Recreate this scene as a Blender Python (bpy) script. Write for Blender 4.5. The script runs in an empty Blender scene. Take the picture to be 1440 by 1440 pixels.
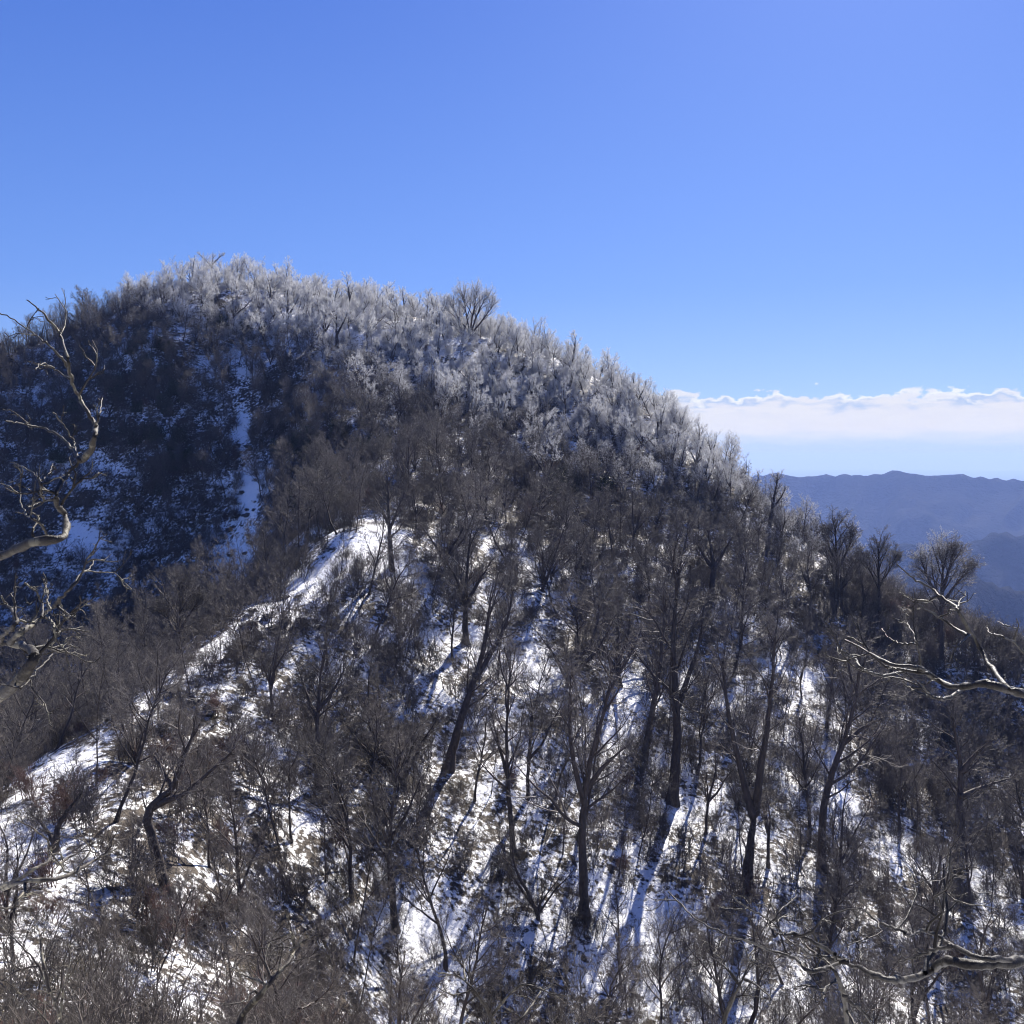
import bpy, math, random
import numpy as np
from mathutils import Vector
SEED = 11
rng = np.random.default_rng(SEED)
R = math.radians
sc = bpy.context.scene
COL = sc.collection

# ------------------------------------------------------------------ camera model
F = 1444.0            # focal length in pixels of the 1440 px wide frame
PITCH = R(3.1)
def P(px, py, D):
    """point of the place seen at (px,py), D metres ahead (y)"""
    X = (px - 720) / F; Y = (720 - py) / F
    fy = math.cos(PITCH) + Y * math.sin(PITCH); fz = -math.sin(PITCH) + Y * math.cos(PITCH)
    s = D / fy
    return np.array([X * s, D, fz * s])
def project(p):
    p = np.asarray(p, float)
    f = p[..., 1] * math.cos(PITCH) - p[..., 2] * math.sin(PITCH)
    u = p[..., 1] * math.sin(PITCH) + p[..., 2] * math.cos(PITCH)
    f = np.where(f < .1, .1, f)
    return 720 + F * p[..., 0] / f, 720 - F * u / f, f

# ------------------------------------------------------------------ noise
_perm = np.random.default_rng(5).permutation(512).astype(np.int64)
def _h(ix, iy): return _perm[(_perm[ix & 511] + iy) & 511] / 511.0
def vnoise(x, y):
    x = np.asarray(x, float); y = np.asarray(y, float)
    ix = np.floor(x).astype(np.int64); iy = np.floor(y).astype(np.int64)
    fx = x - ix; fy = y - iy
    fx = fx * fx * fx * (fx * (fx * 6 - 15) + 10); fy = fy * fy * fy * (fy * (fy * 6 - 15) + 10)
    a = _h(ix, iy); b = _h(ix + 1, iy); c = _h(ix, iy + 1); d = _h(ix + 1, iy + 1)
    return (a + (b - a) * fx) * (1 - fy) + (c + (d - c) * fx) * fy * 1.0 - 0.0
def fbm(x, y, o=4):
    s = 0; a = .5
    for k in range(o):
        s = s + a * (vnoise(x * 2 ** k + 17.3 * k, y * 2 ** k - 9.1 * k) * 2 - 1); a *= .5
    return s

# ------------------------------------------------------------------ terrain by control points
SKY = [(-120, 560, 180), (0, 505, 188), (100, 468, 196), (200, 428, 202), (300, 398, 210), (400, 415, 208), (480, 432, 205),
       (600, 448, 200), (700, 478, 192), (800, 518, 182), (900, 572, 172), (980, 630, 162), (1050, 695, 150), (1080, 728, 145),
       (1150, 795, 135), (1240, 860, 125), (1330, 905, 118), (1440, 955, 112), (1600, 1040, 106)]
INT = [(0, 600, 173), (0, 700, 161), (0, 800, 150), (0, 890, 139), (100, 540, 182), (100, 600, 171), (100, 700, 160), (100, 800, 148), (100, 900, 136),
       (200, 490, 181), (200, 600, 168), (200, 700, 156), (200, 800, 145), (200, 880, 133),
       (330, 500, 184), (335, 600, 165), (340, 700, 150), (330, 780, 138), (322, 830, 127),
       (430, 500, 176), (430, 600, 151), (430, 680, 133), (440, 745, 117), (480, 720, 114),
       (600, 550, 167), (600, 650, 137), (600, 740, 112), (600, 850, 96), (600, 1000, 82), (600, 1150, 70), (600, 1300, 61), (600, 1440, 55),
       (800, 600, 161), (800, 700, 137), (800, 850, 107), (800, 1000, 88), (800, 1150, 75), (800, 1300, 65), (800, 1440, 58),
       (1000, 720, 142), (1000, 850, 115), (1000, 1000, 95), (1000, 1150, 79), (1000, 1300, 67), (1000, 1440, 59),
       (1200, 900, 118), (1200, 1000, 102), (1200, 1150, 84), (1200, 1300, 70), (1200, 1440, 61),
       (1400, 1020, 106), (1400, 1150, 90), (1400, 1300, 74), (1400, 1440, 64),
       (450, 950, 80), (450, 1100, 66), (450, 1250, 56), (450, 1400, 49), (300, 1050, 64), (300, 1200, 52), (300, 1350, 44),
       (150, 1200, 47), (150, 1350, 38), (0, 1180, 47), (0, 1350, 34),
       (100, 1070, 57), (180, 1010, 64), (250, 950, 71), (330, 890, 79), (420, 830, 89), (520, 745, 101)]
pts = [P(*a) for a in SKY + INT]
for (px, py, D) in SKY:
    q = P(px, py, D)
    k = (D + 30) / D; pts.append(np.array([q[0] * k, q[1] * k, q[2] - 9]))
    k = (D + 90) / D; pts.append(np.array([q[0] * k, q[1] * k, q[2] - 52]))
    k = (D + 200) / D; pts.append(np.array([q[0] * k, q[1] * k, q[2] - 150]))
def W(px, D, z): return np.array([(px - 720) / F * D, D, z])
pts += [W(0, 75, -25), W(100, 86, -23), W(200, 95, -20.5), W(0, 100, -28), W(100, 112, -27), W(200, 112, -25), W(300, 100, -18.5), W(-200, 100, -34), W(-200, 150, -22), W(-250, 60, -28)]
pts += [np.array(a, float) for a in [(0, 0, -1.75), (0, 10, -7.5), (0, 20, -14), (0, 30, -20.5), (0, 40, -27), (0, 48, -30.5), (-10, 12, -8), (-13, 25, -15.5),
        (12, 12, -9.5), (14, 25, -19), (20, 40, -29), (-20, 0, -4), (20, 0, -7), (0, -20, -1), (-30, 20, -14), (-45, 40, -25), (-70, 60, -34),
        (-100, 90, -38), (70, 70, -46), (100, 110, -52), (150, 150, -90), (150, 60, -95), (60, 10, -35), (-80, 10, -35), (-170, 150, -30), (-190, 250, -30), (0, -80, -25),
        (90, -60, -60), (-90, -60, -50), (260, 300, -220), (260, 0, -180), (-260, 0, -150), (-300, 300, -120)]]
pts = np.array(pts)
SC = 100.0
def _k(r2): return np.where(r2 > 1e-12, r2 * np.log(r2 + 1e-20), 0)
_n = len(pts); _x = pts[:, :2] / SC
_A = _k(((_x[:, None] - _x[None]) ** 2).sum(-1)) + 0.004 * np.eye(_n)
_Pm = np.c_[np.ones(_n), _x]
_M = np.block([[_A, _Pm], [_Pm.T, np.zeros((3, 3))]])
_w = np.linalg.solve(_M, np.r_[pts[:, 2], 0, 0, 0])
def T0(x, y):
    x = np.asarray(x, float); y = np.asarray(y, float)
    sh = x.shape; xf = np.c_[x.ravel(), y.ravel()] / SC
    out = np.empty(len(xf))
    for i in range(0, len(xf), 40000):
        q = xf[i:i + 40000]
        out[i:i + 40000] = _k(((q[:, None] - _x[None]) ** 2).sum(-1)) @ _w[:_n] + np.c_[np.ones(len(q)), q] @ _w[_n:]
    return out.reshape(sh)
# fine lookup grid over the mountain
GX = np.concatenate([-170 - np.cumsum(np.geomspace(1.5, 25, 24))[::-1], np.arange(-170, 150.01, .8), 150 + np.cumsum(np.geomspace(1.5, 25, 24))])
GY = np.concatenate([-12 - np.cumsum(np.geomspace(1.5, 20, 16))[::-1], np.arange(-12, 240.01, .8), 240 + np.cumsum(np.geomspace(1.5, 25, 18))])
gx, gy = np.meshgrid(GX, GY)
GZ = T0(gx, gy)
_r = np.hypot(gx, gy); _am = np.clip((_r - 8) / 25, 0, 1)
# broad knobs, gully runnels, boulders under the snow
GZ = GZ + _am * (1.3 * fbm(gx / 22, gy / 22, 3) + .75 * fbm(gx / 6, gy / 6, 3) + .35 * np.abs(fbm(gx / 2.2, gy / 2.2, 2)))
def T(x, y):
    x = np.asarray(x, float); y = np.asarray(y, float)
    i = np.clip(np.searchsorted(GX, x) - 1, 0, len(GX) - 2); j = np.clip(np.searchsorted(GY, y) - 1, 0, len(GY) - 2)
    u = (x - GX[i]) / (GX[i + 1] - GX[i]); v = (y - GY[j]) / (GY[j + 1] - GY[j])
    return (GZ[j, i] * (1 - u) + GZ[j, i + 1] * u) * (1 - v) + (GZ[j + 1, i] * (1 - u) + GZ[j + 1, i + 1] * u) * v
def hit(px, py, dmin=14):
    """where the sight line through a pixel meets the ground"""
    D = np.arange(dmin, 260, .25)
    q = P(px, py, 1.0)
    z = q[2] * D; g = T(q[0] * D, D)
    k = np.argmax(g >= z) if (g >= z).any() else np.argmin(z - g)
    return np.array([q[0] * D[k], D[k], g[k]])

# ------------------------------------------------------------------ materials
def mat(name):
    m = bpy.data.materials.new(name); m.use_nodes = True
    nt = m.node_tree; return m, nt, nt.nodes['Principled BSDF'], nt.nodes['Material Output']
def N(nt, t, **k):
    n = nt.nodes.new(t)
    for a, b in k.items(): setattr(n, a, b)
    return n
def ramp(nt, stops, src=None):
    n = N(nt, 'ShaderNodeValToRGB'); cr = n.color_ramp
    while len(cr.elements) < len(stops): cr.elements.new(.5)
    for e, (p, c) in zip(cr.elements, stops):
        e.position = p; e.color = (*c, 1) if not isinstance(c, (int, float)) else (c, c, c, 1)
    if src is not None: nt.links.new(src, n.inputs[0])
    return n
def math_(nt, op, a, b=None, clamp=False):
    n = N(nt, 'ShaderNodeMath', operation=op, use_clamp=clamp)
    for i, v in enumerate((a, b)):
        if v is None: continue
        if isinstance(v, (int, float)): n.inputs[i].default_value = v
        else: nt.links.new(v, n.inputs[i])
    return n.outputs[0]
def noise(nt, vec, scale, detail=4, rough=.6):
    n = N(nt, 'ShaderNodeTexNoise'); n.inputs['Scale'].default_value = scale; n.inputs['Detail'].default_value = detail; n.inputs['Roughness'].default_value = rough
    nt.links.new(vec, n.inputs['Vector']); return n.outputs['Fac']

def snow_ground():
    m, nt, b, out = mat('snowy_leaf_litter_ground')
    g = N(nt, 'ShaderNodeNewGeometry'); pos = g.outputs['Position']
    n1 = noise(nt, pos, 2.3, 6, .68)        # tufts and litter poking through
    n2 = noise(nt, pos, .09, 3, .5)        # broad snow cover
    n3 = noise(nt, pos, .45, 3, .55)
    at = N(nt, 'ShaderNodeAttribute', attribute_name='snow')
    s = math_(nt, 'ADD', n1, math_(nt, 'MULTIPLY', math_(nt, 'SUBTRACT', n2, .5), .5))
    s = math_(nt, 'ADD', s, math_(nt, 'MULTIPLY', math_(nt, 'SUBTRACT', n3, .5), .45))
    s = math_(nt, 'ADD', s, at.outputs['Fac'])
    mask = ramp(nt, [(.455, 0), (.535, 1)], s).outputs[0]
    lit = ramp(nt, [(.3, (.018, .013, .010)), (.55, (.06, .045, .032)), (.75, (.11, .085, .06))], noise(nt, pos, 7, 5, .7)).outputs[0]
    sn = ramp(nt, [(.3, (.80, .82, .86)), (.7, (.9, .905, .92))], noise(nt, pos, 1.2, 3)).outputs[0]
    mx = N(nt, 'ShaderNodeMix', data_type='RGBA'); nt.links.new(mask, mx.inputs[0]); nt.links.new(lit, mx.inputs[6]); nt.links.new(sn, mx.inputs[7])
    nt.links.new(mx.outputs[2], b.inputs['Base Color'])
    b.inputs['Roughness'].default_value = .75; b.inputs['Specular IOR Level'].default_value = .25
    bp = N(nt, 'ShaderNodeBump'); bp.inputs['Strength'].default_value = .9; bp.inputs['Distance'].default_value = .25
    hh = math_(nt, 'ADD', math_(nt, 'MULTIPLY', n1, 1.0), math_(nt, 'MULTIPLY', noise(nt, pos, 9, 3), .25))
    nt.links.new(hh, bp.inputs['Height']); nt.links.new(bp.outputs[0], b.inputs['Normal'])
    return m
def bark(name, dark, light, rough=.7, lichen=None, scale=6):
    m, nt, b, out = mat(name)
    tc = N(nt, 'ShaderNodeTexCoord'); o = tc.outputs['Object']
    mp = N(nt, 'ShaderNodeMapping'); mp.inputs['Scale'].default_value = (1, 1, .3); nt.links.new(o, mp.inputs[0])
    n1 = noise(nt, mp.outputs[0], scale, 5, .65)
    oi = N(nt, 'ShaderNodeObjectInfo')
    c = ramp(nt, [(.3, dark), (.7, light)], n1).outputs[0]
    if lichen:
        n2 = noise(nt, o, scale * .35, 4, .6)
        k = ramp(nt, [(.53, 0), (.6, 1)], n2).outputs[0]
        mx = N(nt, 'ShaderNodeMix', data_type='RGBA'); nt.links.new(k, mx.inputs[0]); nt.links.new(c, mx.inputs[6]); mx.inputs[7].default_value = (*lichen, 1)
        c = mx.outputs[2]
    hs = N(nt, 'ShaderNodeHueSaturation'); nt.links.new(c, hs.inputs['Color'])
    v = math_(nt, 'ADD', math_(nt, 'MULTIPLY', oi.outputs['Random'], .7), .65); nt.links.new(v, hs.inputs['Value'])
    nt.links.new(hs.outputs[0], b.inputs['Base Color']); b.inputs['Roughness'].default_value = rough
    b.inputs['Specular IOR Level'].default_value = .25
    bp = N(nt, 'ShaderNodeBump'); bp.inputs['Strength'].default_value = 1; bp.inputs['Distance'].default_value = .025
    nt.links.new(n1, bp.inputs['Height']); nt.links.new(bp.outputs[0], b.inputs['Normal'])
    return m
def frost_mat(name, dark, light, shift, cap):
    """rime on bare twigs: white translucent ice crusts, heavier with altitude and exposure, over bare bark"""
    m = bark(name, dark, light, .65); nt = m.node_tree; b = nt.nodes['Principled BSDF']; out = nt.nodes['Material Output']
    d = N(nt, 'ShaderNodeBsdfDiffuse'); d.inputs[0].default_value = (.86, .88, .91, 1)
    t = N(nt, 'ShaderNodeBsdfTranslucent'); t.inputs[0].default_value = (.87, .87, .88, 1)
    a = N(nt, 'ShaderNodeMixShader'); a.inputs[0].default_value = .62; nt.links.new(d.outputs[0], a.inputs[1]); nt.links.new(t.outputs[0], a.inputs[2])
    g = N(nt, 'ShaderNodeNewGeometry'); pos = g.outputs['Position']
    sx = N(nt, 'ShaderNodeSeparateXYZ'); nt.links.new(pos, sx.inputs[0])
    alt = math_(nt, 'ADD', sx.outputs[2], math_(nt, 'MULTIPLY', sx.outputs[0], .34))
    alt = math_(nt, 'MINIMUM', math_(nt, 'DIVIDE', math_(nt, 'ADD', alt, 13), 34), .9)
    s = math_(nt, 'ADD', noise(nt, pos, 4.2, 3, .7), math_(nt, 'MULTIPLY', math_(nt, 'SUBTRACT', noise(nt, pos, .12, 2), .5), .6))
    s = math_(nt, 'ADD', s, math_(nt, 'SUBTRACT', alt, shift))
    oi = N(nt, 'ShaderNodeObjectInfo'); s = math_(nt, 'ADD', s, math_(nt, 'MULTIPLY', math_(nt, 'SUBTRACT', oi.outputs['Random'], .5), .2))
    k = ramp(nt, [(.44, 0), (.54, cap)], s).outputs[0]
    x = N(nt, 'ShaderNodeMixShader'); nt.links.new(k, x.inputs[0]); nt.links.new(b.outputs[0], x.inputs[1]); nt.links.new(a.outputs[0], x.inputs[2])
    nt.links.new(x.outputs[0], out.inputs['Surface'])
    return m
M_ground = snow_ground()
M_trunk = bark('dark_tree_bark', (.022, .017, .015), (.075, .06, .052), .75)
M_twig = frost_mat('bare_twigs', (.04, .035, .032), (.15, .132, .122), .61, .75)
M_shrub = frost_mat('shrub_twigs', (.04, .034, .03), (.14, .12, .105), .57, .8)
M_red = bark('reddish_shrub_twigs', (.06, .036, .03), (.15, .09, .075), .6)
M_grass = bark('dry_undergrowth', (.03, .026, .016), (.13, .105, .06), .8)
M_near = bark('lichened_lit_bark', (.016, .013, .011), (.03, .025, .022), .65, (.115, .105, .078), 15)  # left near limbs: sunlit paleness mixed into the bark colour
M_neard = bark('dark_shaded_bark', (.006, .005, .005), (.022, .018, .016), .55, (.04, .036, .03), 14)  # shaded twin for right near limbs: backlit darkness put into the colour
M_frost = frost_mat('rime_coated_twigs', (.04, .032, .028), (.12, .10, .09), .53, .92)
M_leaf = bark('evergreen_shrub_leaves', (.008, .014, .007), (.035, .055, .025), .4)
M_rock = bark('dark_weathered_rock', (.02, .02, .022), (.11, .10, .095), .85, (.7, .72, .76), 2.2)

# ------------------------------------------------------------------ mesh helpers
def norm(v): return v / (np.linalg.norm(v, axis=-1, keepdims=True) + 1e-9)
class Tubes:
    def __init__(s): s.V = []; s.Q = []; s.M = []; s.n = 0
    def add(s, pts, rad, sides=3, mi=0, cap=False):
        """pts (B,N,3), rad (B,N)"""
        if sides >= 8:
            e0 = pts[:, :1] - (pts[:, 1:2] - pts[:, :1]) * .05; e1 = pts[:, -1:] + (pts[:, -1:] - pts[:, -2:-1]) * .05
            pts = np.concatenate([e0, pts, e1], 1); rad = np.concatenate([rad[:, :1] * .08, rad, rad[:, -1:] * .08], 1)
        B, n, _ = pts.shape
        t = np.gradient(pts, axis=1); t = norm(t)
        ref = np.where(np.abs(t[:, :1, 2:3]) > .75, np.array([1., .2, 0]), np.array([0, 0, 1.]))
        u = norm(np.cross(t, ref)); v = np.cross(t, u)
        a = np.arange(sides) * 2 * math.pi / sides
        ring = pts[:, :, None] + rad[:, :, None, None] * (u[:, :, None] * np.cos(a)[:, None] + v[:, :, None] * np.sin(a)[:, None])
        s.V.append(ring.reshape(-1, 3))
        b = np.arange(B)[:, None, None] * n * sides; i = np.arange(n - 1)[None, :, None] * sides; k = np.arange(sides)[None, None]
        k2 = (k + 1) % sides
        q = np.stack([b + i + k, b + i + k2, b + i + sides + k2, b + i + sides + k], -1).reshape(-1, 4) + s.n
        s.Q.append(q); s.M.append(np.full(len(q), mi)); s.n += B * n * sides
    def faces(s, V, Q, mi=0):
        s.V.append(V); s.Q.append(Q + s.n); s.M.append(np.full(len(Q), mi)); s.n += len(V)
    def mesh(s, name, mats, smooth=True):
        V = np.concatenate(s.V); Q = np.concatenate(s.Q); Mi = np.concatenate(s.M)
        me = bpy.data.meshes.new(name)
        me.vertices.add(len(V)); me.vertices.foreach_set('co', V.astype(np.float32).ravel())
        me.loops.add(Q.size); me.loops.foreach_set('vertex_index', Q.astype(np.int32).ravel())
        me.polygons.add(len(Q)); me.polygons.foreach_set('loop_start', (np.arange(len(Q)) * 4).astype(np.int32))
        me.polygons.foreach_set('material_index', Mi.astype(np.int32))
        me.polygons.foreach_set('use_smooth', np.full(len(Q), smooth))
        for m in mats: me.materials.append(m)
        me.update(calc_edges=True); return me
def lerp_on(pts, rad, t):
    """pts (B,N,3), t (B,m) -> positions, tangents, radii (B,m,..)"""
    B, n, _ = pts.shape
    f = t * (n - 1); i = np.clip(f.astype(int), 0, n - 2); w = (f - i)[..., None]; bi = np.arange(B)[:, None]
    p = pts[bi, i] * (1 - w) + pts[bi, i + 1] * w
    return p, norm(pts[bi, i + 1] - pts[bi, i]), rad[bi, i] * (1 - w[..., 0]) + rad[bi, i + 1] * w[..., 0]
def sprout(rg, pts, rad, m, t0, t1, ratio, ang, wig, trop, nseg, rr=.6, rmin=.004, taper=.3, absL=None, flat=0):
    B = len(pts)
    L = np.linalg.norm(np.diff(pts, axis=1), axis=2).sum(1)
    t = t0 + (t1 - t0) * (np.arange(m)[None] + rg.random((B, m))) / m
    p, tg, r = lerp_on(pts, rad, np.clip(t, 0, .999))
    ref = np.where(np.abs(tg[..., 2:3]) > .8, np.array([1., 0, 0]), np.array([0, 0, 1.]))
    u = norm(np.cross(tg, ref)); v = np.cross(tg, u)
    ph = rg.random((B, 1)) * 6.28 + np.arange(m)[None] * 2.4 + rg.normal(0, .5, (B, m)); ph = ph[..., None]
    th = R(ang) * (1 + .25 * rg.normal(0, 1, (B, m, 1)))
    d = norm(np.cos(th) * tg + np.sin(th) * (np.cos(ph) * u + np.sin(ph) * v) + trop * np.array([0, 0, 1.]))
    ln = (L[:, None] if absL is None else absL) * ratio * (1 - .55 * (t - t0) / (1.0001 - t0)) * rg.uniform(.65, 1.25, (B, m))
    C = B * m
    p = p.reshape(C, 3); d = d.reshape(C, 3); ln = ln.reshape(C); r0 = np.maximum(np.minimum(r.reshape(C) * .8, ln * .0135 + .003) * rr / .6, rmin)
    out = np.empty((C, nseg + 1, 3)); out[:, 0] = p
    for k in range(nseg):
        out[:, k + 1] = out[:, k] + d * (ln / nseg)[:, None]
        d = norm(d + rg.normal(0, wig, (C, 3)) + trop * np.array([0, 0, 1.]))
    tt = np.linspace(0, 1, nseg + 1)[None]
    return out, np.maximum(r0[:, None] * (1 - tt * (1 - taper)), rmin * .7)

def stem(rg, h, r, lean=(0, 0), wig=.08, n=9, taper=.35, base=(0, 0, 0)):
    d = norm(np.array([lean[0], lean[1], 1.])); out = [np.array(base, float)]
    for k in range(n):
        out.append(out[-1] + d * h / n); d = norm(d + rg.normal(0, wig, 3) * np.array([1, 1, .3]) + np.array([0, 0, .06]))
    rad = r * (1 - np.linspace(0, 1, n + 1) ** .9 * (1 - taper)); rad[0] *= 1.45
    return np.array(out)[None], rad[None]

def tree_parts(seed, kind, twigmul=1.0, rmin=.0048, frost=False, rs=.72):
    """returns (trunk Tubes, crown Tubes) of a bare tree about 10 m tall"""
    rg = np.random.default_rng(seed); A = Tubes(); C = Tubes()
    tm = twigmul
    if kind == 'beech':
        s, r = stem(rg, rg.uniform(8, 9.5), rg.uniform(.15, .2), rg.normal(0, .12, 2), .11)
        limbs, lr = sprout(rg, s, r, 13, .28, .98, .5, 44, .13, .09, 7, .85, .012, .15)
    elif kind == 'forked':
        s, r = stem(rg, 3.6, .21, rg.normal(0, .15, 2), .12, 6, .75)
        limbs, lr = sprout(rg, s, r, 4, .75, 1, 2.0, 26, .10, .06, 8, 1.4, .012, .13)
        x, xr = sprout(rg, limbs, lr, 5, .25, .97, .5, 40, .13, .09, 6, .8, .01, .15)
        A.add(limbs, lr * rs, 6); limbs, lr = x, xr
    elif kind == 'vase':
        s, r = stem(rg, 1.1, .26, (0, 0), .05, 4, .8)
        limbs, lr = sprout(rg, s, r, 7, .4, 1, 7.0, 34, .09, .05, 8, 1.3, .012, .12)
        x, xr = sprout(rg, limbs, lr, 5, .25, .97, .42, 34, .12, .09, 6, .8, .01, .15)
        A.add(limbs, lr * rs, 6); limbs, lr = x, xr
    elif kind == 'leaning':
        a = rg.uniform(0, 6.28)
        s, r = stem(rg, 9, .16, (.5 * math.cos(a), .5 * math.sin(a)), .14)
        limbs, lr = sprout(rg, s, r, 12, .35, .98, .5, 48, .14, .12, 7, .85, .012, .15)
    else:  # slender
        s, r = stem(rg, 9.5, .085, rg.normal(0, .08, 2), .06)
        limbs, lr = sprout(rg, s, r, 10, .3, .98, .3, 40, .1, .10, 6, .8, .014)
    A.add(s, r * rs, 8)
    A.add(limbs, lr * rs, 5)
    b2, r2 = sprout(rg, limbs, lr, 8, .2, 1, .5, 42, .15, .06, 5, .75, .007, .25)
    C.add(b2, r2 * rs, 4)
    b3, r3 = sprout(rg, b2, r2, 6, .15, .98, .5, 42, .17, .06, 3, .8, rmin * 1.3)
    C.add(b3, r3 * tm, 3)
    b4, r4 = sprout(rg, b3, r3, 5 if len(b3) < 2200 else 4, .15, .98, .55, 42, .2, .05, 2, .8, rmin)
    C.add(b4, r4 * tm, 3)
    if len(b4) * 3 < 48000:
        b5, r5 = sprout(rg, b4, r4, 1 if frost else 3, .2, .98, .6, 42, .2, .05, 1, .8, rmin * .85)
        C.add(b5, r5 * tm, 3)
    return A, C
def shrub_tubes(seed, h=2.8, stems=13, spread=.55, rmin=.0042, dens=1.0):
    rg = np.random.default_rng(seed); C = Tubes(); n = 7
    S = []; RR = []
    for k in range(stems):
        a = rg.uniform(0, 6.28); sp = rg.uniform(.1, spread)
        p, r = stem(rg, h * rg.uniform(.6, 1.05), rg.uniform(.012, .03), (sp * math.cos(a), sp * math.sin(a)), .13, n, .4, (.35 * rg.normal(), .35 * rg.normal(), -.1))
        S.append(p[0]); RR.append(r[0])
    S = np.array(S); RR = np.array(RR); C.add(S, RR, 4)
    b, r = sprout(rg, S, RR, int(8 * dens), .15, .98, .42, 38, .14, .08, 4, .8, .006); C.add(b, r, 3)
    b, r = sprout(rg, b, r, int(6 * dens), .1, .98, .5, 40, .16, .06, 3, .8, rmin * 1.2); C.add(b, r, 3)
    b, r = sprout(rg, b, r, int(4 * dens), .15, .98, .55, 40, .18, .05, 1, .8, rmin); C.add(b, r, 3)
    return C
def tuft_tubes(seed, n=150, h=.6, spread=1.1):
    rg = np.random.default_rng(seed); C = Tubes()
    a = rg.random(n) * 6.28; rr = spread * np.sqrt(rg.random(n)); base = np.c_[rr * np.cos(a), rr * np.sin(a), np.full(n, -.08)]
    d = norm(np.c_[rg.normal(0, .55, n), rg.normal(0, .55, n), np.ones(n)])
    ln = h * rg.uniform(.4, 1.2, n); out = np.empty((n, 4, 3)); out[:, 0] = base
    for k in range(3):
        out[:, k + 1] = out[:, k] + d * (ln / 3)[:, None]; d = norm(d + rg.normal(0, .25, (n, 3)) - np.array([0, 0, .22]))
    rad = np.repeat(np.array([[.008, .007, .006, .004]]), n, 0); C.add(out, rad, 3)
    b, r = sprout(rg, out, rad, 4, .3, .98, .5, 50, .2, 0, 1, .8, .0045); C.add(b, r, 3)
    return C
def leafy_tubes(seed, h=3.0):
    """dense evergreen thicket: stems with small leaf-sized blades"""
    rg = np.random.default_rng(seed); C = shrub_tubes(seed, h, 10, .6, .006, .8)
    k = 4200
    d = norm(rg.normal(0, 1, (k, 3))); d[:, 2] = np.abs(d[:, 2]); rad = rg.random(k) ** .45
    lump = 1 + .35 * np.sin(d[:, 0] * 5 + seed) * np.sin(d[:, 1] * 4 + 1)
    c = d * rad[:, None] * lump[:, None] * np.array([h * .55, h * .55, h * .95])
    a = norm(rg.normal(0, 1, (k, 3))); b = norm(np.cross(a, rg.normal(0, 1, (k, 3)))); s = rg.uniform(.05, .11, k)[:, None]
    V = np.stack([c - a * s, c - b * s * .45, c + a * s, c + b * s * .45], 1).reshape(-1, 3)
    C.faces(V, np.arange(k * 4).reshape(-1, 4), 1)
    return C

# ------------------------------------------------------------------ object helpers
def setp(o, label=None, cat=None, group=None, kind=None):
    for k, v in (('label', label), ('category', cat), ('group', group), ('kind', kind)):
        if v: o[k] = v
    return o
def mobj(name, me, parent=None, loc=None):
    o = bpy.data.objects.new(name, me); COL.objects.link(o)
    if parent is not None: o.parent = parent
    if loc is not None: o.location = loc
    return o
def empty(name, loc, rot=(0, 0, 0), s=1.0):
    o = bpy.data.objects.new(name, None); COL.objects.link(o); o.location = loc; o.rotation_euler = rot; o.scale = (s, s, s); o.empty_display_size = .5
    return o

# ------------------------------------------------------------------ the setting
nx, ny = len(GX), len(GY)
V = np.c_[gx.ravel(), gy.ravel(), GZ.ravel()]
ii = (np.arange(ny - 1)[:, None] * nx + np.arange(nx - 1)[None]).ravel()
tb = Tubes(); tb.faces(V, np.stack([ii, ii + 1, ii + 1 + nx, ii + nx], 1))
me = tb.mesh('mountain_slope', [M_ground])
px_, py_, d_ = project(V)
snow = np.full(len(V), .02); snow[(px_ > 560) & (px_ < 1300) & (d_ < 105) & (d_ > 40)] += .005
def blob(cx, cy, rx, ry, a, ang=0):
    c, s = math.cos(R(ang)), math.sin(R(ang)); X = px_ - cx; Y = py_ - cy
    u = (X * c + Y * s) / rx; v = (-X * s + Y * c) / ry
    return a * np.exp(-(u * u + v * v))
snow[(px_ < 560) & (d_ < 92) & (d_ > 20)] -= .055
snow[(px_ > 1190) & (d_ > 88) & (d_ < 150)] -= .08
lf = (px_ < 330) & (d_ > 105) | (d_ > 118) & (d_ < 175)
snow[lf] -= .06
EXCL = [(335, 800, 26, 45, 0), (350, 690, 14, 40, 0), (340, 600, 10, 26, 0), (430, 830, 50, 14, -38), (330, 890, 75, 13, -38), (110, 1070, 60, 20, -30),
        (215, 985, 60, 13, -35), (530, 750, 40, 14, -40), (20, 1190, 60, 45, 0), (565, 805, 30, 16, 0), (880, 1000, 30, 50, 0), (750, 940, 25, 40, 0), (1180, 1130, 30, 50, 0), (550, 1000, 22, 20, 0), (620, 1290, 60, 45, 0), (900, 1290, 60, 45, 0), (110, 760, 40, 30, 0)]
world_blobs = []
for (a, b, c, d, e) in EXCL:
    h3 = hit(a, b); world_blobs.append((h3, a, b, c, d, e))
    dd = np.abs(d_ - h3[1]) < 30
    snow += blob(a, b, c, d, .32 if (a, b) in ((335, 800), (350, 690), (340, 600)) else .2 if (a, b) in ((330, 890), (430, 830), (530, 750)) else .14, e) * dd
# log-step trail snow lines and the snowier lower slope
for (a, b, c, d, e) in [(352, 735, 16, 40, 0), (345, 645, 13, 34, 0), (338, 560, 10, 30, 0), (425, 850, 60, 15, -38), (330, 902, 85, 13, -38), (215, 998, 70, 14, -38), (110, 1085, 65, 20, -30), (528, 770, 45, 18, -40)]:
    world_blobs.append((hit(a, b), a, b, c, d, e))
at = me.attributes.new('snow', 'FLOAT', 'POINT'); at.data.foreach_set('value', snow.astype(np.float32))
ground = setp(mobj('mountain_slope', me), kind='structure')

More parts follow.
